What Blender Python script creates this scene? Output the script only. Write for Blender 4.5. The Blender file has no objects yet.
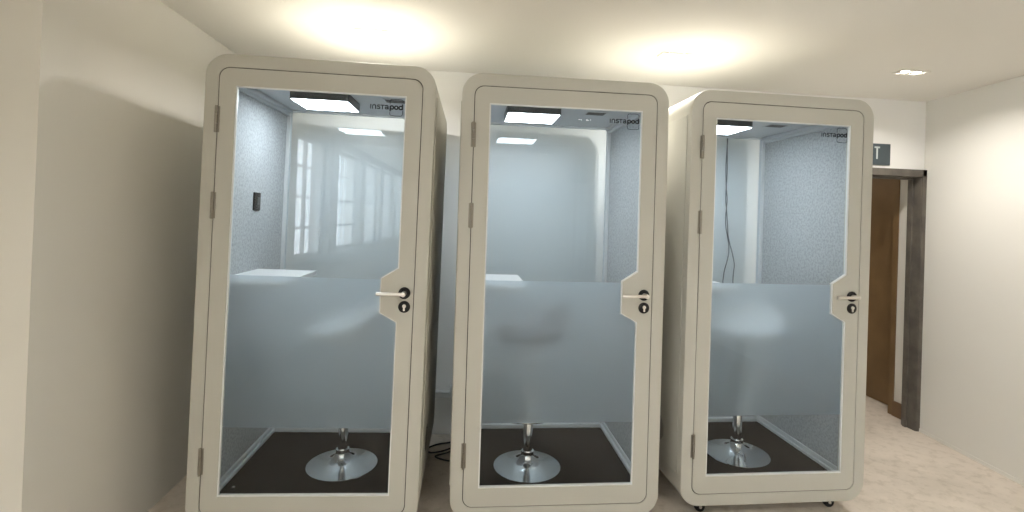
import bpy, bmesh, math, random
from mathutils import Vector, Matrix
random.seed(7)
S = bpy.context.scene
COL = S.collection
PI = math.pi

# ------------------------------------------------------------ camera
CAM_YAW, CAM_PITCH, CAM_ROLL, CAM_F, CAM_H = 0.102022, 0.007308, 0.034843, 511.862, 1.49035
SHX, SHY = 5.765, -43.47
cd = bpy.data.cameras.new('camera'); cam = bpy.data.objects.new('camera', cd); COL.objects.link(cam)
f = Vector((math.sin(CAM_YAW)*math.cos(CAM_PITCH), math.cos(CAM_YAW)*math.cos(CAM_PITCH), math.sin(CAM_PITCH)))
r = Vector((math.cos(CAM_YAW), -math.sin(CAM_YAW), 0)); u = r.cross(f)
r2 = math.cos(CAM_ROLL)*r + math.sin(CAM_ROLL)*u
u2 = -math.sin(CAM_ROLL)*r + math.cos(CAM_ROLL)*u
m = Matrix((r2, u2, -f)).transposed().to_4x4(); m.translation = Vector((0, 0, CAM_H))
cam.matrix_world = m
cd.sensor_fit = 'HORIZONTAL'; cd.sensor_width = 36.0; cd.lens = 36.0*CAM_F/1024
cd.shift_x = -SHX/1024; cd.shift_y = SHY/1024
cd.clip_start = 0.05; cd.clip_end = 200
S.camera = cam

# ------------------------------------------------------------ world, exposure
W = bpy.data.worlds.new('overcast_daylight'); S.world = W; W.use_nodes = True
W.node_tree.nodes['Background'].inputs['Color'].default_value = (0.95, 0.97, 1.0, 1)
W.node_tree.nodes['Background'].inputs['Strength'].default_value = 11.5
S.view_settings.view_transform = 'Standard'; S.view_settings.look = 'None'
S.view_settings.gamma = 1.0; S.view_settings.use_curve_mapping = False
S.view_settings.exposure = 0.34
S.cycles.use_denoising = True
S.cycles.max_bounces = 14; S.cycles.transparent_max_bounces = 24
S.cycles.transmission_bounces = 12; S.cycles.glossy_bounces = 6; S.cycles.diffuse_bounces = 6
S.cycles.sample_clamp_indirect = 6.0
DOWNLIGHT = 5.6          # watts of each small ceiling lamp
POD_LED = 23.0           # radiance of the light panel inside each pod

# ------------------------------------------------------------ materials
def mat(name, col, rough=0.6, metal=0.0, spec=0.5, noise=None, bump=None, coat=0.0):
    m = bpy.data.materials.new(name); m.use_nodes = True
    nt = m.node_tree; b = nt.nodes['Principled BSDF']
    b.inputs['Base Color'].default_value = (*col, 1); b.inputs['Roughness'].default_value = rough
    b.inputs['Metallic'].default_value = metal; b.inputs['Specular IOR Level'].default_value = spec
    b.inputs['Coat Weight'].default_value = coat
    if noise or bump:
        tc = nt.nodes.new('ShaderNodeTexCoord')
    if noise:                       # (scale, other colour, low, high, detail)
        n = nt.nodes.new('ShaderNodeTexNoise'); n.inputs['Scale'].default_value = noise[0]; n.inputs['Detail'].default_value = noise[4]
        rp = nt.nodes.new('ShaderNodeValToRGB')
        rp.color_ramp.elements[0].position = noise[2]; rp.color_ramp.elements[1].position = noise[3]
        rp.color_ramp.elements[0].color = (*noise[1], 1); rp.color_ramp.elements[1].color = (*col, 1)
        nt.links.new(tc.outputs['Object'], n.inputs['Vector']); nt.links.new(n.outputs['Fac'], rp.inputs['Fac'])
        nt.links.new(rp.outputs['Color'], b.inputs['Base Color'])
    if bump:                        # (scale, strength, distance)
        n2 = nt.nodes.new('ShaderNodeTexNoise'); n2.inputs['Scale'].default_value = bump[0]; n2.inputs['Detail'].default_value = 4
        bp = nt.nodes.new('ShaderNodeBump'); bp.inputs['Strength'].default_value = bump[1]; bp.inputs['Distance'].default_value = bump[2]
        nt.links.new(tc.outputs['Object'], n2.inputs['Vector']); nt.links.new(n2.outputs['Fac'], bp.inputs['Height'])
        nt.links.new(bp.outputs['Normal'], b.inputs['Normal'])
    return m

def emit(name, col, strength):
    m = bpy.data.materials.new(name); m.use_nodes = True; nt = m.node_tree; nt.nodes.clear()
    e = nt.nodes.new('ShaderNodeEmission'); e.inputs['Color'].default_value = (*col, 1); e.inputs['Strength'].default_value = strength
    o = nt.nodes.new('ShaderNodeOutputMaterial'); nt.links.new(e.outputs[0], o.inputs[0])
    return m

def clear_glass(name, tint=(0.97, 0.99, 1.0), ior=1.42, haze=0.0):
    m = bpy.data.materials.new(name); m.use_nodes = True; nt = m.node_tree; nt.nodes.clear()
    t = nt.nodes.new('ShaderNodeBsdfTransparent'); t.inputs['Color'].default_value = (*tint, 1)
    g = nt.nodes.new('ShaderNodeBsdfGlossy'); g.inputs['Roughness'].default_value = 0.0
    fr = nt.nodes.new('ShaderNodeFresnel'); fr.inputs['IOR'].default_value = ior
    ge = nt.nodes.new('ShaderNodeNewGeometry'); mr = nt.nodes.new('ShaderNodeMapRange')   # same reflectance on both faces of the sheet
    mr.inputs['To Min'].default_value = ior; mr.inputs['To Max'].default_value = 1/ior
    nt.links.new(ge.outputs['Backfacing'], mr.inputs['Value']); nt.links.new(mr.outputs[0], fr.inputs['IOR'])
    mx = nt.nodes.new('ShaderNodeMixShader'); o = nt.nodes.new('ShaderNodeOutputMaterial')
    nt.links.new(fr.outputs[0], mx.inputs[0]); nt.links.new(t.outputs[0], mx.inputs[1]); nt.links.new(g.outputs[0], mx.inputs[2])
    last = mx
    if haze:
        d = nt.nodes.new('ShaderNodeBsdfDiffuse'); d.inputs['Color'].default_value = (0.8, 0.85, 0.9, 1)
        m2 = nt.nodes.new('ShaderNodeMixShader'); m2.inputs[0].default_value = haze
        nt.links.new(mx.outputs[0], m2.inputs[1]); nt.links.new(d.outputs[0], m2.inputs[2]); last = m2
    nt.links.new(last.outputs[0], o.inputs[0])
    return m

def frosted(name):
    m = bpy.data.materials.new(name); m.use_nodes = True; nt = m.node_tree; nt.nodes.clear()
    rf = nt.nodes.new('ShaderNodeBsdfRefraction'); rf.inputs['IOR'].default_value = 1.22; rf.inputs['Roughness'].default_value = 0.70
    rf.inputs['Color'].default_value = (0.70, 0.77, 0.82, 1)
    tl = nt.nodes.new('ShaderNodeBsdfTranslucent'); tl.inputs['Color'].default_value = (0.88, 0.94, 0.98, 1)
    df = nt.nodes.new('ShaderNodeBsdfDiffuse'); df.inputs['Color'].default_value = (0.75, 0.79, 0.80, 1)
    a = nt.nodes.new('ShaderNodeMixShader'); a.inputs[0].default_value = 0.36
    b = nt.nodes.new('ShaderNodeMixShader'); b.inputs[0].default_value = 0.05
    o = nt.nodes.new('ShaderNodeOutputMaterial')
    nt.links.new(rf.outputs[0], a.inputs[1]); nt.links.new(tl.outputs[0], a.inputs[2])
    nt.links.new(a.outputs[0], b.inputs[1]); nt.links.new(df.outputs[0], b.inputs[2]); nt.links.new(b.outputs[0], o.inputs[0])
    return m

M = {}
M['pod'] = mat('beige_powder_coat', (0.465, 0.456, 0.408), 0.55, bump=(350, 0.05, 0.0004))
M['gap'] = mat('black_gap_shade', (0.03, 0.026, 0.022), 0.8)  # black put into the door gap as shade; also colours vent holes
M['bead'] = mat('pale_glazing_bead', (0.72, 0.74, 0.74), 0.35)
M['felt'] = mat('pale_grey_felt', (0.48, 0.505, 0.52), 0.95, spec=0.1, noise=(75, (0.36, 0.385, 0.405), 0.36, 0.60, 3), bump=(150, 0.3, 0.002))
M['inner'] = mat('grey_white_laminate', (0.50, 0.53, 0.56), 0.6)
M['frame'] = mat('pale_aluminium', (0.66, 0.69, 0.71), 0.4)
M['carpet'] = mat('black_carpet', (0.016, 0.016, 0.017), 1.0, spec=0.1, noise=(240, (0.005, 0.005, 0.005), 0.3, 0.62, 3), bump=(260, 0.8, 0.004))
M['hinge'] = mat('brushed_steel', (0.27, 0.25, 0.215), 0.4, 0.8)
M['chrome'] = mat('polished_chrome', (0.80, 0.81, 0.82), 0.09, 1.0)
M['satin'] = mat('satin_nickel', (0.78, 0.76, 0.72), 0.28, 0.9)
M['black'] = mat('black_plastic', (0.008, 0.008, 0.009), 0.45, spec=0.25)
M['dark'] = mat('dark_grey_metal', (0.045, 0.055, 0.062), 0.4)
M['logo'] = mat('black_vinyl', (0.015, 0.02, 0.022), 0.5)
M['logo_thin'] = mat('slate_vinyl', (0.02, 0.026, 0.03), 0.5)
M['glass'] = clear_glass('clear_glass')
M['backglass'] = clear_glass('rear_glass', (0.95, 0.98, 1.0), 1.42, 0.05)
M['film'] = frosted('frosted_film')
M['led'] = emit('cool_led_panel', (0.90, 0.96, 1.0), POD_LED)
M['lamp'] = emit('warm_lamp', (1.0, 0.96, 0.89), 25.0)
M['desk'] = mat('white_laminate', (0.80, 0.82, 0.83), 0.35)
M['seat_white'] = mat('white_leather', (0.80, 0.80, 0.79), 0.45)
M['seat_grey'] = mat('grey_leather', (0.13, 0.14, 0.15), 0.45)
M['wall'] = mat('magnolia_paint', (0.735, 0.717, 0.665), 0.9, spec=0.2, noise=(1.6, (0.715, 0.697, 0.645), 0.35, 0.7, 2), bump=(40, 0.06, 0.002))
M['backwall'] = mat('fresh_white_paint', (0.78, 0.772, 0.75), 0.85, spec=0.2)
M['ceil'] = mat('white_ceiling_paint', (0.80, 0.78, 0.73), 0.9, spec=0.2)
M['casing'] = mat('grey_brown_door_lining', (0.13, 0.115, 0.095), 0.6, noise=(9, (0.09, 0.08, 0.068), 0.4, 0.6, 5))
M['wood'] = mat('brown_veneer', (0.22, 0.135, 0.06), 0.45, noise=(3, (0.16, 0.097, 0.042), 0.35, 0.7, 4))
M['skirting'] = mat('brown_skirting', (0.17, 0.10, 0.05), 0.5)
M['trunk'] = mat('white_pvc', (0.66, 0.67, 0.66), 0.5)
M['cable'] = mat('black_cable', (0.012, 0.012, 0.012), 0.6)
M['grey_cable'] = mat('slate_grey_cable', (0.03, 0.033, 0.036), 0.6)
M['white'] = mat('white_enamel', (0.75, 0.72, 0.66), 0.4)
M['sign'] = mat('slate_sign', (0.055, 0.075, 0.085), 0.4)
M['signtext'] = mat('pale_sign_lettering', (0.55, 0.6, 0.6), 0.5)
M['window'] = mat('white_window_frame', (0.60, 0.60, 0.58), 0.5)

# dusty concrete: several octaves of wear with a shape of their own
def concrete():
    m = bpy.data.materials.new('dusty_concrete'); m.use_nodes = True; nt = m.node_tree; b = nt.nodes['Principled BSDF']
    b.inputs['Roughness'].default_value = 0.85; b.inputs['Specular IOR Level'].default_value = 0.25
    tc = nt.nodes.new('ShaderNodeTexCoord')
    def noise(sc, det, lo, hi, c0, c1):
        n = nt.nodes.new('ShaderNodeTexNoise'); n.inputs['Scale'].default_value = sc; n.inputs['Detail'].default_value = det; n.inputs['Roughness'].default_value = 0.65
        rp = nt.nodes.new('ShaderNodeValToRGB'); rp.color_ramp.elements[0].position = lo; rp.color_ramp.elements[1].position = hi
        rp.color_ramp.elements[0].color = (*c0, 1); rp.color_ramp.elements[1].color = (*c1, 1)
        nt.links.new(tc.outputs['Object'], n.inputs['Vector']); nt.links.new(n.outputs['Fac'], rp.inputs['Fac']); return rp, n
    a, _ = noise(1.7, 10, 0.30, 0.56, (0.49, 0.44, 0.375), (0.64, 0.575, 0.50))
    c, n = noise(16, 9, 0.36, 0.50, (0.86, 0.85, 0.83), (1, 1, 1))
    d, _ = noise(45, 3, 0.70, 0.76, (1, 1, 1), (1.25, 1.25, 1.25))
    m1 = nt.nodes.new('ShaderNodeMix'); m1.data_type = 'RGBA'; m1.blend_type = 'MULTIPLY'; m1.inputs[0].default_value = 1
    nt.links.new(a.outputs[0], m1.inputs[6]); nt.links.new(c.outputs[0], m1.inputs[7])
    m2 = nt.nodes.new('ShaderNodeMix'); m2.data_type = 'RGBA'; m2.blend_type = 'MULTIPLY'; m2.inputs[0].default_value = 1
    nt.links.new(m1.outputs[2], m2.inputs[6]); nt.links.new(d.outputs[0], m2.inputs[7])
    nt.links.new(m2.outputs[2], b.inputs['Base Color'])
    bp = nt.nodes.new('ShaderNodeBump'); bp.inputs['Strength'].default_value = 0.25; bp.inputs['Distance'].default_value = 0.01
    nt.links.new(n.outputs['Fac'], bp.inputs['Height']); nt.links.new(bp.outputs['Normal'], b.inputs['Normal'])
    return m
M['floor'] = concrete()

# ------------------------------------------------------------ mesh helpers
def new(): return bmesh.new()
def box(bm, x0, x1, y0, y1, z0, z1, bev=0.0):
    r = bmesh.ops.create_cube(bm, size=1.0)
    vs = r['verts']
    for v in vs:
        v.co = Vector(((x0+x1)/2 + v.co.x*(x1-x0), (y0+y1)/2 + v.co.y*(y1-y0), (z0+z1)/2 + v.co.z*(z1-z0)))
    if bev:
        es = list({e for v in vs for e in v.link_edges})
        bmesh.ops.bevel(bm, geom=es, offset=bev, segments=2, affect='EDGES', profile=0.5)
    return bm
def rrect(x0, x1, z0, z1, rad, n=8):
    pts = []
    for cx, cz, a0 in ((x1-rad, z1-rad, 0), (x0+rad, z1-rad, 90), (x0+rad, z0+rad, 180), (x1-rad, z0+rad, 270)):
        for k in range(n+1):
            a = math.radians(a0 + 90*k/n); pts.append((cx+rad*math.cos(a), cz+rad*math.sin(a)))
    return pts
def plate(bm, outer, holes, y0, y1):
    """closed outline (x,z) with holes, extruded from y0 to y1"""
    tmp = bmesh.new(); edges = []
    for loop in [outer]+list(holes):
        vs = [tmp.verts.new((p[0], y0, p[1])) for p in loop]
        edges += [tmp.edges.new((vs[i], vs[(i+1) % len(vs)])) for i in range(len(vs))]
    bmesh.ops.triangle_fill(tmp, use_beauty=True, use_dissolve=False, edges=edges)
    fs = list(tmp.faces)
    ex = bmesh.ops.extrude_face_region(tmp, geom=fs)
    for g in ex['geom']:
        if isinstance(g, bmesh.types.BMVert): g.co.y = y1
    bmesh.ops.recalc_face_normals(tmp, faces=tmp.faces)
    me = bpy.data.meshes.new('t'); tmp.to_mesh(me); tmp.free(); bm.from_mesh(me); bpy.data.meshes.remove(me)
    return bm
def lathe(bm, prof, cx=0, cy=0, cz=0, n=48, axis='Z'):
    rings = []
    for (rr, h) in prof:
        ring = []
        for k in range(n):
            a = 2*PI*k/n; c, s = rr*math.cos(a), rr*math.sin(a)
            co = (cx+c, cy+s, cz+h) if axis == 'Z' else ((cx+c, cy+h, cz+s) if axis == 'Y' else (cx+h, cy+c, cz+s))
            ring.append(bm.verts.new(co))
        rings.append(ring)
    fs = []
    for i in range(len(rings)-1):
        for k in range(n):
            fs.append(bm.faces.new((rings[i][k], rings[i][(k+1) % n], rings[i+1][(k+1) % n], rings[i+1][k])))
    if prof[0][0] > 1e-5: fs.append(bm.faces.new(rings[0]))
    if prof[-1][0] > 1e-5: fs.append(bm.faces.new(rings[-1]))
    bmesh.ops.recalc_face_normals(bm, faces=fs)
    return bm
def tube(bm, pts, rad, n=10):
    pts = [Vector(p) for p in pts]; rings = []
    for i, p in enumerate(pts):
        t = (pts[min(i+1, len(pts)-1)] - pts[max(i-1, 0)]).normalized()
        up = Vector((0, 0, 1)) if abs(t.z) < 0.9 else Vector((1, 0, 0))
        a = t.cross(up).normalized(); b = t.cross(a).normalized()
        rings.append([bm.verts.new(p + rad*(math.cos(2*PI*k/n)*a + math.sin(2*PI*k/n)*b)) for k in range(n)])
    fs = []
    for i in range(len(rings)-1):
        for k in range(n): fs.append(bm.faces.new((rings[i][k], rings[i][(k+1) % n], rings[i+1][(k+1) % n], rings[i+1][k])))
    fs.append(bm.faces.new(rings[0])); fs.append(bm.faces.new(rings[-1]))
    bmesh.ops.recalc_face_normals(bm, faces=fs)
    return bm
def stroke(bm, pts, hw, y0, y1, closed=False):
    """flat lettering stroke in the x-z plane with round joints"""
    P = [Vector((p[0], p[1])) for p in pts]
    n = len(P); segs = [(P[i], P[(i+1) % n]) for i in range(n if closed else n-1)]
    for a, b in segs:
        d = (b-a)
        if d.length < 1e-7: continue
        d.normalize(); nn = Vector((-d.y, d.x))*hw
        e = d*hw*0.35
        plate(bm, [tuple(a+nn-e), tuple(b+nn+e), tuple(b-nn+e), tuple(a-nn-e)], [], y0, y1)
    return bm
def smooth(o, ang=35):
    me = o.data
    for p in me.polygons: p.use_smooth = True
    es = me.attributes.get('sharp_edge') or me.attributes.new('sharp_edge', 'BOOLEAN', 'EDGE')
    b = bmesh.new(); b.from_mesh(me); b.edges.ensure_lookup_table()
    for i, e in enumerate(b.edges):
        es.data[i].value = not (len(e.link_faces) == 2 and e.calc_face_angle(0) < math.radians(ang))
    b.free()
def obj(name, bm, m, parent=None, sm=True, loc=None):
    me = bpy.data.meshes.new(name); bm.to_mesh(me); bm.free()
    o = bpy.data.objects.new(name, me); COL.objects.link(o)
    for k in (m if isinstance(m, list) else [m]): me.materials.append(k)
    if parent: o.parent = parent
    if loc: o.location = loc
    if sm: smooth(o)
    return o
def thing(name, label, cat, loc=(0, 0, 0), rot=(0, 0, 0), group=None):
    o = bpy.data.objects.new(name, None); COL.objects.link(o); o.location = loc; o.rotation_euler = rot
    o.empty_display_size = 0.1
    o['label'] = label; o['category'] = cat
    if group: o['group'] = group
    return o
def tag(o, label, cat, group=None):
    o['label'] = label; o['category'] = cat
    if group: o['group'] = group
    return o
def struct(name, bm, m, parent=None, sm=False):
    o = obj(name, bm, m, parent, sm)
    if not parent: o['kind'] = 'structure'
    return o
def copy_tree(o, parent=None):
    c = o.copy(); COL.objects.link(c); c.parent = parent
    for ch in list(o.children): copy_tree(ch, c)
    return c

# ------------------------------------------------------------ the room
XL, XR, YB, YF, ZC = -1.478, 3.42, 3.50, -9.0, 2.455
XO = -1.86                                  # outer line of the window side
struct('floor', box(new(), -2.3, 5.4, -9.3, 6.6, -0.12, 0.0), M['floor'])
struct('ceiling', box(new(), -2.3, 5.4, -9.3, 6.6, ZC, ZC+0.15), M['ceil'])
# back wall with the doorway at its right end
DX0, DX1, DZ = 2.42, 3.372, 1.885            # clear opening
bm = new(); box(bm, -2.3, DX0-0.03, YB, YB+0.10, 0, ZC); box(bm, DX0-0.03, DX1+0.03, YB, YB+0.10, DZ+0.03, ZC)
struct('wall_back', bm, M['backwall'])
bm = new(); box(bm, DX1+0.03, 3.75, YB, YB+0.10, 0, ZC)
struct('wall_corner', bm, M['wall'])
# right wall, a little out of square as in the photo
bm = new()
slope = (3.409-3.343)/(3.502-2.713)
y1, y0 = YB, YF; xa, xb = 3.409, 3.409 - 0.25*slope*(y1-y0)
vs = [(xa, y1), (3.343, 2.713), (3.31, 1.6), (3.28, y0), (3.6, y0), (3.6, y1)]
for z0_, z1_ in ((0, ZC),):
    lo = [bm.verts.new((x, y, z0_)) for x, y in vs]; hi = [bm.verts.new((x, y, z1_)) for x, y in vs]
    bm.faces.new(lo); bm.faces.new(hi)
    for i in range(len(vs)): bm.faces.new((lo[i], lo[(i+1) % len(vs)], hi[(i+1) % len(vs)], hi[i]))
bmesh.ops.recalc_face_normals(bm, faces=bm.faces)
struct('wall_right', bm, M['wall'])
# left wall: solid by the pods, then it steps back to the window side
struct('wall_left', box(new(), XO-0.25, XL, 1.925, YB+0.02, 0, ZC), M['wall'])
# window side of the left wall: piers, sill wall, lintel
WZ0, WZ1 = 0.92, 2.33
wins = [(-2.0-1.6*k, -0.75-1.6*k) for k in range(5)]
bm = new(); box(bm, XO-0.25, XO, YF, 1.93, 0, WZ0); box(bm, XO-0.25, XO, YF, 1.93, WZ1, ZC)
edges = [1.93]
for a, b in wins: edges += [b, a]
edges.append(YF)
for i in range(0, len(edges), 2):
    if edges[i]-edges[i+1] > 0.01: box(bm, XO-0.25, XO, edges[i+1], edges[i], WZ0, WZ1)
struct('wall_left_window_side', bm, M['wall'])
for k, (a, b) in enumerate(wins):
    bm = new()
    X = XO-0.12
    box(bm, X-0.03, X+0.03, a, a+0.05, WZ0, WZ1); box(bm, X-0.03, X+0.03, b-0.05, b, WZ0, WZ1)
    box(bm, X-0.03, X+0.03, a+0.05, b-0.05, WZ0, WZ0+0.05); box(bm, X-0.03, X+0.03, a+0.05, b-0.05, WZ1-0.05, WZ1)
    for j in (1, 2, 3): y = a+(b-a)*j/4; box(bm, X-0.02, X+0.02, y-0.014, y+0.014, WZ0+0.05, WZ1-0.05)
    for j in (1, 2, 3): z = WZ0+(WZ1-WZ0)*j/4; box(bm, X-0.019, X+0.019, a+0.05, b-0.05, z-0.014, z+0.014)
    w = struct('window_%d' % (k+1), bm, M['window'])
    obj('pane', box(new(), X-0.004, X+0.004, a+0.04, b-0.04, WZ0+0.04, WZ1-0.04), M['glass'], w, sm=False)
    obj('sill', box(new(), XO-0.09, XO+0.03, a-0.03, b+0.03, WZ0-0.03, WZ0+0.001, 0.004), M['window'], w)
struct('wall_front', box(new(), -2.3, 3.6, YF-0.15, YF, 0, ZC), M['wall'])
# door lining and casing
bm = new()
box(bm, DX1, DX1+0.03, YB-0.012, YB+0.105, 0, DZ+0.03); box(bm, DX0-0.03, DX0, YB-0.012, YB+0.105, 0, DZ+0.03)
box(bm, DX0, DX1, YB-0.012, YB+0.105, DZ, DZ+0.03)
box(bm, DX1+0.004, 3.407, YB-0.022, YB, 0, DZ+0.055); box(bm, DX0-0.105, DX0-0.028, YB-0.022, YB, 0, DZ+0.055)
box(bm, DX0-0.03, 3.407, YB-0.022, YB, DZ+0.005, DZ+0.055)
box(bm, DX1-0.014, DX1, YB+0.05, YB+0.08, 0, DZ); box(bm, DX0, DX0+0.014, YB+0.05, YB+0.08, 0, DZ); box(bm, DX0, DX1, YB+0.05, YB+0.08, DZ-0.014, DZ)
struct('trim_doorway', bm, M['casing'])
# corridor beyond
bm = new(); box(bm, 3.47, 3.75, YB+0.10, 3.80, 0, ZC); box(bm, 3.47, 3.75, 4.62, 6.4, 0, ZC); box(bm, 3.47, 3.75, 3.80, 4.62, 2.06, ZC)
box(bm, 3.66, 3.75, 3.80, 4.62, 0, 2.06)
struct('wall_corridor_right', bm, M['wall'])
struct('wall_corridor_end', box(new(), 0.4, 3.75, 6.4, 6.5, 0, ZC), M['wall'])
struct('wall_corridor_left', box(new(), 0.4, 0.5, YB+0.10, 6.4, 0, ZC), M['wall'])
struct('baseboard_corridor', box(new(), 3.452, 3.47, 3.607, 3.78, 0, 0.12, 0.003), M['skirting'])
bm = new(); box(bm, 3.60, 3.64, 3.83, 4.59, 0.006, 2.03, 0.002)
d = struct('door_1', bm, M['wood'])
bm = new(); box(bm, 3.462, 3.66, 3.78, 3.83, 0, 2.06); box(bm, 3.56, 3.66, 4.59, 4.62, 0, 2.06); box(bm, 3.56, 3.66, 3.83, 4.59, 2.03, 2.06)
obj('door_frame', bm, M['wood'], d, sm=False)
bm = new(); lathe(bm, [(0.024, 0), (0.024, -0.01), (0.009, -0.01), (0.009, -0.05)], 3.60, 4.52, 1.0, 20, 'X'); tube(bm, [(3.555, 4.52, 1.0), (3.552, 4.40, 1.0)], 0.009)
obj('door_handle', bm, M['satin'], d)
# small white beads of dust sheet dirt: skirting line along the right wall
bm = new()
pr = [(3.409, 3.502-0.005), (3.343, 2.713), (3.31, 1.6)]
for (xa, ya), (xb, yb) in zip(pr, pr[1:]):
    t = 0.006
    lo = [bm.verts.new(p) for p in ((xa, ya, 0), (xb, yb, 0), (xb-t, yb, 0), (xa-t, ya, 0))]
    hi = [bm.verts.new((v.co.x, v.co.y, 0.022)) for v in lo]
    bm.faces.new(lo); bm.faces.new(hi)
    for i in range(4): bm.faces.new((lo[i], lo[(i+1) % 4], hi[(i+1) % 4], hi[i]))
bmesh.ops.recalc_face_normals(bm, faces=bm.faces)
struct('baseboard_right', bm, M['wall'])
# white plastic trunking on the back wall behind the pods
bm = new(); box(bm, XL, -0.062, YB-0.05, YB, 0.262, 0.300, 0.004); box(bm, -0.062, 2.2, YB-0.055, YB, 0.262, 0.335, 0.004)
struct('trim_trunking', bm, M['trunk'])

# ------------------------------------------------------------ ceiling downlights
def downlight(x, y, label):
    t = thing('ceiling_downlight', label, 'ceiling light', (x, y, ZC), group='twin ceiling downlights')
    bm = new(); plate(bm, rrect(-0.092, 0.092, -0.045, 0.045, 0.006, 3), [rrect(-0.078, -0.006, -0.034, 0.034, 0.004, 2), rrect(0.006, 0.078, -0.034, 0.034, 0.004, 2)], 0, 0.006)
    for v in bm.verts: v.co = Vector((v.co.x, v.co.z, -v.co.y-0.0005))
    bmesh.ops.recalc_face_normals(bm, faces=bm.faces)
    obj('bezel', bm, M['white'], t)
    for s in (-1, 1):
        bm = new(); lathe(bm, [(0.0, -0.003), (0.018, -0.003), (0.021, -0.001), (0.021, 0)], s*0.040, 0, 0, 24)
        obj('lamp', bm, M['lamp'], t)
        ld = bpy.data.lights.new('lamp_beam', 'AREA'); ld.shape = 'DISK'; ld.size = 0.022; ld.energy = DOWNLIGHT
        ld.color = (1.0, 0.96, 0.91); ld.spread = math.radians(150)
        lo = bpy.data.objects.new('lamp_beam', ld); COL.objects.link(lo); lo.parent = t; lo.location = (s*0.040, 0, -0.0045)
    return t
dl = downlight(-0.529, 2.818, 'twin ceiling downlight glowing above the roof of the leftmost pod')
seen = [(1.174, 2.851, 'twin ceiling downlight between the middle and right pods'),
        (2.677, 2.863, 'twin ceiling downlight above the doorway corner, farthest right')]
behind = [(-0.6, -0.1), (1.11, -0.1), (-0.6, -2.8), (1.11, -2.8), (2.8, -2.8), (1.1, -5.8)]
names = ['on the window side, nearest row behind the viewer', 'in mid room, nearest row behind the viewer', 'on the window side, middle row behind the viewer',
         'in mid room, middle row behind the viewer', 'by the right wall, middle row behind the viewer', 'farthest from the pods, near the end wall']
for i, (x, y, l) in enumerate(seen + [(x, y, 'twin ceiling downlight ' + n) for (x, y), n in zip(behind, names)]):
    c = copy_tree(dl); c.location = (x, y, ZC); c['label'] = l
    if i >= 2: c['group'] = 'twin ceiling downlights behind the viewer'

# corridor ceiling light
t = thing('corridor_light', 'corridor ceiling light beyond the doorway', 'ceiling light', (2.9, 5.0, ZC))
obj('housing', box(new(), -0.3, 0.3, -0.08, 0.08, -0.04, -0.0005, 0.006), M['white'], t)
obj('diffuser', box(new(), -0.28, 0.28, -0.065, 0.065, -0.046, -0.0405), emit('corridor_tube', (1, 0.88, 0.74), 30), t)

# ------------------------------------------------------------ exit sign above the doorway
t = thing('exit_sign', 'dark slate EXIT sign with pale letters above the doorway', 'sign', (3.0, YB, 2.04))
obj('sign_plate', box(new(), -0.24, 0.115, -0.012, -0.0005, -0.078, 0.080, 0.002), M['sign'], t)
bm = new(); hw = 0.006; H0, H1 = -0.032, 0.052
def L(pts): stroke(bm, pts, hw, -0.0135, -0.0122)
x = -0.165; L([(x+0.034, H1), (x, H1), (x, H0), (x+0.034, H0)]); L([(x, 0.01), (x+0.028, 0.01)])
x = -0.108; L([(x, H1), (x+0.038, H0)]); L([(x, H0), (x+0.038, H1)])
x = -0.045; L([(x, H0), (x, H1)])
x = -0.012; L([(x, H1), (x+0.038, H1)]); L([(x+0.019, H1), (x+0.019, H0)])
obj('sign_lettering', bm, M['signtext'], t, sm=False)

# ------------------------------------------------------------ the pod
DEP = 0.950; ZB = 0.07; ZT = ZB+2.0869; ML = 0.0574; MT = 0.0581
IX = 0.4426                                     # half width of the door opening
CX = 0.478                                      # half width of the cavity behind it
Z0, Z1 = ZB+MT, ZT-MT
LX, GZ0, GZ1 = 0.370, 0.2165, 2.0185            # door glass opening
def notch_loop(e=0.0):
    """outline of the glass opening, with the notch for the lock on the right"""
    xr, xn = LX-e, 0.2945-e
    return [(-LX+e, GZ0+e), (xr, GZ0+e), (xr, 0.998-e*0.6), (xn, 1.040-e*0.4), (xn, 1.192+e*0.4), (xr, 1.240+e*0.6), (xr, GZ1-e), (-LX+e, GZ1-e)]

def ring(bm, lo, hi, y0, y1, r0, r1): plate(bm, lo, [hi], y0, y1)

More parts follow.
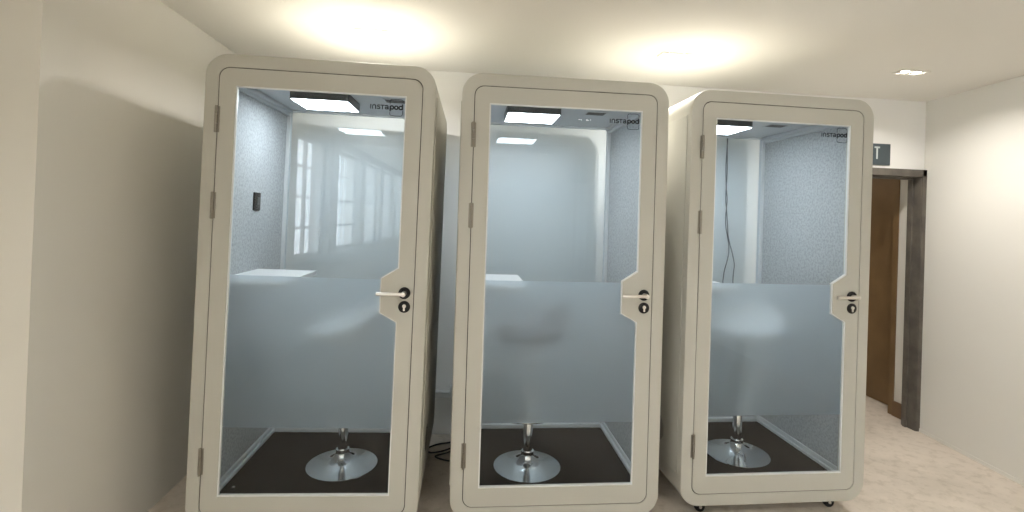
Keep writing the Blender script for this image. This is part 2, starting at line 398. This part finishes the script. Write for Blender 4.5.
def make_pod():
    t = thing('office_pod', '', 'office pod')
    # shell: extruded rounded frame
    bm = new()
    outer = rrect(-0.5, 0.5, ZB, ZT, 0.098, 14); inner = rrect(-IX, IX, Z0, Z1, 0.045, 8)
    plate(bm, outer, [inner], 0.0, 0.063)
    plate(bm, outer, [rrect(-CX, CX, Z0, Z1, 0.045, 8)], 0.063, DEP)
    bmesh.ops.remove_doubles(bm, verts=bm.verts, dist=1e-5)
    es = [e for e in bm.edges if all(abs(v.co.y) < 1e-6 for v in e.verts) and len(e.link_faces) == 2
          and any(abs(f.normal.y) < 0.1 for f in e.link_faces) and (max(abs(v.co.x) for v in e.verts) > IX+0.01 or max(v.co.z for v in e.verts) > Z1+0.01 or min(v.co.z for v in e.verts) < Z0-0.01)]
    bmesh.ops.bevel(bm, geom=es, offset=0.005, segments=2, affect='EDGES', profile=0.5)
    obj('shell', bm, M['pod'], t)
    # stop behind the door, plus added black strip for shade in the gap
    bm = new(); plate(bm, rrect(-IX+0.0005, IX-0.0005, Z0+0.0005, Z1-0.0005, 0.044, 8), [rrect(-IX+0.022, IX-0.022, Z0+0.022, Z1-0.022, 0.03, 6)], 0.034, 0.062)
    plate(bm, rrect(-IX+0.0003, IX-0.0003, Z0+0.0003, Z1-0.0003, 0.0447, 8), [rrect(-IX+0.0037, IX-0.0037, Z0+0.0037, Z1-0.0037, 0.0415, 8)], 0.004, 0.0335)
    obj('door_gap_shade', bm, M['gap'], t)
    # outside panels
    for s in (-1, 1):
        bm = new(); x0, x1 = sorted((s*0.5002, s*0.5045)); box(bm, x0, x1, 0.045, DEP-0.04, 0.2125, 2.031, 0.002)
        p = obj('side_panel', bm, M['pod'], t)
        bm = new()
        for i in range(11):
            for j in range(12):
                if (i-5)**2/30 + (j-5.5)**2/36 < 1.02:
                    lathe(bm, [(0.0035, 0), (0.0035, s*0.0006)], s*0.5046, 0.22+i*0.011, 0.30+j*0.011, 8, 'X')
        obj('vent_grille', bm, M['gap'], p, sm=False)
    # lining
    FX = CX-0.010                               # felt surface
    for s in (-1, 1):
        x0, x1 = sorted((s*(CX-0.0005), s*FX))
        obj('felt_panel', box(new(), x0, x1, 0.064, 0.899, Z0+0.046, Z1-0.048), M['felt'], t, sm=False)
        x0, x1 = sorted((s*(CX-0.0005), s*(CX-0.026)))
        bm = new(); box(bm, x0, x1, 0.064, 0.899, Z1-0.047, Z1-0.010, 0.003)
        x0, x1 = sorted((s*(CX-0.0262), s*(CX-0.044))); box(bm, x0, x1, 0.064, 0.899, Z1-0.030, Z1-0.010, 0.002)
        obj('coving', bm, M['inner'], t)
        x0, x1 = sorted((s*(CX-0.0005), s*(0.4465)))
        bm = new(); box(bm, x0, x1, 0.064, 0.899, Z0+0.001, Z0+0.022, 0.002)
        x0, x1 = sorted((s*(CX-0.0005), s*(CX-0.018))); box(bm, x0, x1, 0.064, 0.899, Z0+0.0222, Z0+0.045, 0.002)
        obj('skirting', bm, M['frame'], t)
    bm = new(); box(bm, -0.446, 0.446, 0.868, 0.8995, Z0+0.001, Z0+0.030, 0.003)
    obj('rear_skirting', bm, M['frame'], t)
    obj('ceiling_panel', box(new(), -CX+0.002, CX-0.002, 0.064, 0.899, Z1-0.009, Z1-0.0005), M['inner'], t, sm=False)
    # carpet
    bm = new(); bmesh.ops.create_grid(bm, x_segments=70, y_segments=66, size=0.5)
    for v in bm.verts:
        v.co.x *= 2*0.4455; v.co.y = 0.466 + v.co.y*0.800
        v.co.z = Z0+0.007 + random.uniform(-0.0008, 0.0008)
    ex = bmesh.ops.extrude_face_region(bm, geom=list(bm.faces))
    for g in ex['geom']:
        if isinstance(g, bmesh.types.BMVert): g.co.z = Z0+0.001
    bmesh.ops.recalc_face_normals(bm, faces=bm.faces)
    c = obj('carpet', bm, M['carpet'], t)
    obj('carpet_screw', lathe(new(), [(0.0, 0.0125), (0.004, 0.0125), (0.007, 0.010), (0.007, 0.008)], -0.40, 0.235, Z0, 14), M['satin'], c)
    # rear: frame and glass
    bm = new(); plate(bm, rrect(-CX+0.0005, CX-0.0005, Z0+0.0005, Z1-0.0005, 0.044, 8), [rrect(-0.450, 0.450, Z0+0.036, Z1-0.016, 0.004, 2)], 0.900, 0.940)
    obj('rear_frame', bm, M['frame'], t)
    obj('rear_glass', box(new(), -0.4505, 0.4505, 0.912, 0.920, Z0+0.035, Z1-0.015), M['backglass'], t, sm=False)
    # light panel
    bm = new(); x0, x1, ya, yb = -0.262, 0.032, 0.335, 0.605
    plate(bm, rrect(x0, x1, ya, yb, 0.012, 3), [], 0, 0.042)
    for v in bm.verts: v.co = Vector((v.co.x, v.co.z, Z1-0.010-v.co.y))
    bmesh.ops.recalc_face_normals(bm, faces=bm.faces)
    l = obj('light_fixture', bm, M['dark'], t)
    bm = new(); box(bm, x0+0.008, x1-0.008, ya+0.008, yb-0.008, Z1-0.0545, Z1-0.0525)
    obj('diffuser', bm, M['led'], l, sm=False)
    # ceiling vent
    bm = new(); box(bm, 0.19, 0.31, 0.41, 0.50, Z1-0.013, Z1-0.0095, 0.001)
    v_ = obj('ceiling_vent', bm, M['inner'], t, sm=False)
    bm = new()
    for k in range(6): box(bm, 0.198, 0.302, 0.418+k*0.0125, 0.4245+k*0.0125, Z1-0.0138, Z1-0.0131)
    obj('vent_slots', bm, M['gap'], v_, sm=False)
    # socket on left wall
    bm = new(); box(bm, -FX+0.0002, -FX+0.009, 0.465, 0.545, 1.47, 1.565, 0.003)
    k = obj('wall_socket', bm, M['black'], t)
    obj('socket_switch', box(new(), -FX+0.009, -FX+0.013, 0.49, 0.52, 1.50, 1.54, 0.001), M['dark'], k)
    # shelf desk on the left wall
    bm = new(); plate(bm, rrect(-FX+0.0003, -0.155, 0.13, 0.575, 0.006, 3), [], 1.128, 1.150)
    for v in bm.verts: v.co = Vector((v.co.x, v.co.z, v.co.y))
    bmesh.ops.recalc_face_normals(bm, faces=bm.faces)
    dk = obj('desk_shelf', bm, M['desk'], t)
    for yy in (0.2, 0.5):
        bm = new(); box(bm, -FX+0.0003, -0.20, yy-0.01, yy+0.01, 1.112, 1.1275); box(bm, -FX+0.0003, -FX+0.012, yy-0.01, yy+0.01, 1.00, 1.112)
        tube(bm, [(-FX+0.010, yy, 1.01), (-0.22, yy, 1.118)], 0.006, 8)
        obj('bracket', bm, M['dark'], dk)
    # castors
    for sx in (-1, 1):
        for y in (0.075, DEP-0.09):
            bm = new(); box(bm, sx*0.36-0.028, sx*0.36+0.028, y-0.028, y+0.028, ZB-0.005, ZB-0.0005); box(bm, sx*0.36-0.018, sx*0.36+0.018, y-0.012, y+0.018, ZB-0.026, ZB-0.0052, 0.003)
            c = obj('castor', bm, M['black'], t)
            bm = new(); lathe(bm, [(0.010, -0.014), (0.024, -0.014), (0.0265, -0.010), (0.0265, 0.010), (0.024, 0.014), (0.010, 0.014)], sx*0.36, y, 0.031, 28, 'Y')
            w = obj('castor_wheel', bm, M['black'], c)
            obj('axle_cap', lathe(new(), [(0.0, -0.020), (0.006, -0.019), (0.008, -0.0141)], sx*0.36, y, 0.031, 16, 'Y'), M['satin'], c)
    # door
    g = 0.0040
    bm = new(); plate(bm, rrect(-IX+g, IX-g, Z0+g, Z1-g, 0.043, 8), [notch_loop(0)], 0.0, 0.030)
    door = obj('door', bm, M['pod'], t)
    bm = new(); plate(bm, notch_loop(0.0003), [notch_loop(0.006)], 0.003, 0.0165)
    obj('glazing_bead', bm, M['bead'], door, sm=False)
    bm = new(); plate(bm, notch_loop(0.005), [], 0.0085, 0.0145)
    obj('glass_pane', bm, M['glass'], door, sm=False)
    # frosted band on the inside of the glass
    e = 0.0045; xr, xn = LX-e, 0.2945-e
    zt, zbm = 1.186, 0.514
    loop = [(-LX+e, zbm), (xr, zbm), (xr, 0.998-e*0.6), (xn, 1.040-e*0.4), (xn, zt), (-LX+e, zt)]
    fbm = new(); vs = [fbm.verts.new((x, 0.0153, z)) for x, z in loop]; fc = fbm.faces.new(vs)
    fc.normal_update()
    if fc.normal.y > 0: fc.normal_flip()
    fo = obj('frosted_film', fbm, M['film'], door, sm=False)
    # logo on the glass
    sc = 0.145/352.0; ox, oz = 0.3545-688*sc, 1.9645
    def Q(px, py): return (ox+px*sc, oz+(256-py)*sc)
    def arc(cx, cy, rx, ry, a0, a1, n=12): return [(cx+rx*math.cos(math.radians(a0+(a1-a0)*k/n)), cy+ry*math.sin(math.radians(a0+(a1-a0)*k/n))) for k in range(n+1)]
    oz += 0.0
    bm = new(); Y0_, Y1_ = 0.0072, 0.0080
    def st(b, pts, w): stroke(b, [Q(*p) for p in pts], w*sc/2, Y0_, Y1_)
    thin = 10.5
    st(bm, [(340, 234), (340, 279)], thin)
    st(bm, [(361, 279), (361, 252)] + arc(377, 252, 16, 16, 180, 360, 8) + [(393, 279)], thin)
    st(bm, [(440, 240), (432, 237), (420, 237)] + [(412, 242), (412, 249), (420, 254), (432, 257), (439, 263), (438, 271), (430, 276), (418, 276), (409, 272)], thin)
    st(bm, [(448, 237), (486, 237)], thin); st(bm, [(467, 237), (467, 279)], thin)
    st(bm, [(496, 242), (504, 237), (516, 237), (525, 243), (527, 252), (527, 268), (532, 277)], thin)
    st(bm, arc(511, 266, 15, 10, 0, 360, 14), thin)
    st(bm, [(547, 222), (547, 190)] + arc(571, 190, 24, 24, 180, 270, 6) + arc(661, 190, 24, 24, 270, 360, 6) + [(685, 203)], 5.5)
    st(bm, [(547, 307), (547, 322)] + arc(571, 322, 24, 24, 180, 90, 6) + arc(661, 322, 24, 24, 90, 0, 6) + [(685, 288)], 5.5)
    obj('logo_lettering', bm, M['logo_thin'], door, sm=False)
    bm = new(); bold = 14
    for cx in (568, 615, 663): st(bm, arc(cx, 256, 17.5, 17.5, 0, 360, 20), bold)
    st(bm, [(550, 240), (550, 295)], bold); st(bm, [(681, 218), (681, 276)], bold)
    obj('logo_bold_lettering', bm, M['logo'], door, sm=False)
    # hinges
    for zc in (1.866, 1.489, 0.372):
        bm = new()
        xh = -IX+0.0005
        box(bm, xh-0.0115, xh+0.0115, -0.0022, -0.0003, zc-0.057, zc+0.057, 0.0006)
        for a, b in ((-0.059, -0.021), (-0.019, 0.019), (0.021, 0.059)):
            lathe(bm, [(0.0, a), (0.0065, a), (0.0065, b), (0.0, b)], xh, -0.008, zc, 16)
        obj('hinge', bm, M['hinge'], door)
    # lever handle and lock
    hx, hz = 0.3985, 1.130
    bm = new(); lathe(bm, [(0.0, -0.010), (0.022, -0.010), (0.0265, -0.006), (0.0265, -0.0004)], hx, 0, hz, 36, 'Y')
    obj('handle_rose', bm, M['black'], door)
    bm = new(); lathe(bm, [(0.0105, -0.0102), (0.0105, -0.052), (0.0, -0.054)], hx, 0, hz, 24, 'Y')
    tube(bm, [(hx+0.004, -0.047, hz), (hx-0.01, -0.048, hz), (hx-0.05, -0.049, hz), (hx-0.108, -0.049, hz-0.001), (hx-0.116, -0.047, hz-0.001)], 0.0078, 16)
    obj('lever_handle', bm, M['satin'], door)
    bm = new(); lathe(bm, [(0.0, -0.007), (0.022, -0.007), (0.0265, -0.004), (0.0265, -0.0004)], hx+0.002, 0, hz-0.062, 36, 'Y')
    obj('lock_rose', bm, M['black'], door)
    bm = new(); lathe(bm, [(0.0, -0.0125), (0.0075, -0.0125), (0.0085, -0.0072)], hx+0.002, 0, hz-0.058, 20, 'Y'); box(bm, hx-0.002, hx+0.006, -0.0115, -0.0072, hz-0.079, hz-0.060, 0.001)
    obj('lock_cylinder', bm, M['satin'], door)
    return t

pods = [(-0.66781, 2.35493, -0.0150, -0.0020, -0.008118, 'leftmost beige office pod with white desk shelf and black wall socket inside'),
        (0.47523, 2.39534, -0.0022, -0.0017, 0.004514, 'middle beige office pod with a grey stool seat inside, between two others'),
        (1.61157, 2.46259, 0.0171, 0.0037, 0.000923, 'rightmost beige office pod nearest the doorway, hanging wires behind it')]
proto = make_pod()
PODS = []
for i, (x, y, a, dz, tl, lab) in enumerate(pods):
    p = proto if i == 0 else copy_tree(proto)
    p.location = (x, y, max(dz, 0)); p.rotation_euler = (0, -tl, a); p['label'] = lab; p['group'] = 'office pods in a row'
    PODS.append(p)
def inpod(i, uu, ww, zz):
    x, y, a, dz, tl, _ = pods[i]
    m4 = Matrix.Translation((x, y, max(dz, 0))) @ Matrix.Rotation(a, 4, 'Z') @ Matrix.Rotation(-tl, 4, 'Y')
    return m4 @ Vector((uu, ww, zz))

# ------------------------------------------------------------ stools
def make_stool(seat_m):
    t = thing('bar_stool', '', 'bar stool')
    prof = [(0.178, 0.0), (0.182, 0.003), (0.181, 0.007), (0.165, 0.0095), (0.135, 0.0145), (0.105, 0.021), (0.080, 0.029), (0.060, 0.038), (0.046, 0.049), (0.037, 0.062), (0.034, 0.074), (0.034, 0.0885), (0.0, 0.0885)]
    obj('stool_base', lathe(new(), prof, n=72), M['chrome'], t)
    bm = new(); lathe(bm, [(0.0255, 0.0885), (0.0255, 0.40), (0.023, 0.405), (0.0, 0.405)], n=32)
    p = obj('pole', bm, M['chrome'], t)
    lathe_bm = new(); lathe(lathe_bm, [(0.017, 0.4055), (0.017, 0.69), (0.0, 0.69)], n=28)
    obj('gas_lift', lathe_bm, M['chrome'], p)
    bm = new(); ringp = [(-0.13+0.0, 0.0)]
    pts = [(0.19*math.cos(math.radians(a)), 0.15*math.sin(math.radians(a)), 0.30) for a in range(200, 341, 10)]
    tube(bm, pts, 0.009, 10); tube(bm, [(0.0, -0.024, 0.33), (-0.10, -0.07, 0.315), pts[2]], 0.008, 8); tube(bm, [(0.0, -0.024, 0.33), (0.10, -0.07, 0.315), pts[-3]], 0.008, 8)
    obj('footrest', bm, M['chrome'], t)
    # scooped seat with a low wrap-around back on the +x side
    bm = new(); NA, NR = 48, 9
    grid_t, grid_b = [], []
    def top(a, q):
        rr = 0.195*q; x, y = rr*math.cos(a), rr*math.sin(a)*1.02
        k = max(0.0, math.cos(a)*0.5+0.5)**2.2
        lift = k*(max(0, q-0.62)/0.38)**1.7*0.15
        z = 0.735 + 0.012*q*q + lift
        return Vector((x*(1+0.06*k*q), y, z))
    for j in range(NR+1):
        q = j/NR
        grid_t.append([bm.verts.new(top(2*PI*k/NA, q)) for k in range(NA)] if j else [bm.verts.new(top(0, 0))])
    for j in range(NR+1):
        q = j/NR
        if j == 0: grid_b.append([bm.verts.new((0, 0, 0.692))])
        else:
            row = []
            for k in range(NA):
                v = top(2*PI*k/NA, q); th = 0.043*(1-q**3)+0.016
                out = Vector((v.x, v.y, 0)).normalized()*0.010*q
                row.append(bm.verts.new((v.x+out.x, v.y+out.y, v.z-th+(0.010 if q > 0.99 else 0))))
            grid_b.append(row)
    for G, fl in ((grid_t, False), (grid_b, True)):
        for k in range(NA): bm.faces.new((G[0][0], G[1][k], G[1][(k+1) % NA]))
        for j in range(1, NR):
            for k in range(NA): bm.faces.new((G[j][k], G[j+1][k], G[j+1][(k+1) % NA], G[j][(k+1) % NA]))
    for k in range(NA): bm.faces.new((grid_t[NR][k], grid_b[NR][k], grid_b[NR][(k+1) % NA], grid_t[NR][(k+1) % NA]))
    bmesh.ops.recalc_face_normals(bm, faces=bm.faces)
    s = obj('seat', bm, seat_m, t); s.modifiers.new('subsurf', 'SUBSURF').levels = 1; s.modifiers['subsurf'].render_levels = 1
    return t
stools = [(0, 0.056, 0.455, M['seat_white'], 0.25, 'chrome bar stool with trumpet base on black carpet inside the leftmost pod'),
          (1, -0.095, 0.365, M['seat_grey'], 0.35, 'chrome bar stool with grey seat inside the middle pod'),
          (2, 0.030, 0.405, M['seat_white'], 0.9, 'chrome bar stool inside the rightmost pod, its base partly behind the door frame')]
for i, uu, ww, sm_, rz, lab in stools:
    if i == 0: st0 = s_ = make_stool(sm_)
    else:
        s_ = copy_tree(st0)
        for ch in s_.children:
            if ch.name.startswith('seat'):
                if sm_ is not M['seat_white']:
                    ch.data = ch.data.copy(); ch.data.materials[0] = sm_
                    ch['label'] = 'grey leather seat'
    s_.location = inpod(i, uu, ww, Z0+0.0085); s_.rotation_euler = (0, 0, rz); s_['label'] = lab; s_['group'] = 'bar stools inside the pods'

# ------------------------------------------------------------ cables
def wob(pts, n=8):
    out = []
    P = [Vector(p) for p in pts]
    for i in range(len(P)-1):
        p0, p1, p2, p3 = P[max(i-1, 0)], P[i], P[i+1], P[min(i+2, len(P)-1)]
        for k in range(n):
            t = k/n
            out.append(0.5*((2*p1)+(-p0+p2)*t+(2*p0-5*p1+4*p2-p3)*t*t+(-p0+3*p1-3*p2+p3)*t**3))
    out.append(P[-1]); return out
yw = 3.482
w1 = [(1.838, yw, 2.18), (1.842, yw, 2.05), (1.838, yw, 1.9), (1.845, yw, 1.75), (1.855, yw, 1.66), (1.848, yw, 1.55), (1.853, yw, 1.46), (1.870, yw, 1.38), (1.880, yw, 1.30), (1.868, yw, 1.22), (1.846, yw, 1.12), (1.84, yw, 0.9), (1.85, yw, 0.34)]
w2 = [(1.846, yw-0.0105, 2.18), (1.838, yw-0.0105, 2.05), (1.843, yw-0.0105, 1.85), (1.838, yw-0.0105, 1.68), (1.848, yw-0.0105, 1.58), (1.858, yw-0.0105, 1.48), (1.868, yw-0.0105, 1.39), (1.900, yw-0.0105, 1.28), (1.918, yw-0.0105, 1.20), (1.912, yw-0.0105, 1.12), (1.91, yw-0.0105, 0.9), (1.89, yw-0.0105, 0.34)]
tag(obj('hanging_wire', tube(new(), wob(w1), 0.0034, 8), M['grey_cable']), 'grey wire hanging behind the rightmost pod, left strand', 'wire', 'wires hanging down the back wall')
tag(obj('hanging_wire', tube(new(), wob(w2), 0.0034, 8), M['grey_cable']), 'grey wire hanging behind the rightmost pod, right strand', 'wire', 'wires hanging down the back wall')
c1 = [(0.02, 3.41, 0.006), (-0.05, 3.36, 0.006), (-0.13, 3.33, 0.007), (-0.19, 3.27, 0.006), (-0.16, 3.22, 0.006), (-0.09, 3.24, 0.006), (-0.03, 3.28, 0.007), (0.0, 3.24, 0.02), (-0.06, 3.19, 0.018), (-0.13, 3.17, 0.006), (-0.07, 3.12, 0.006), (0.0, 3.10, 0.006)]
tag(obj('floor_cable', tube(new(), wob(c1), 0.005, 8), M['cable']), 'black power cable coiled on the floor between the left and middle pods', 'cable')
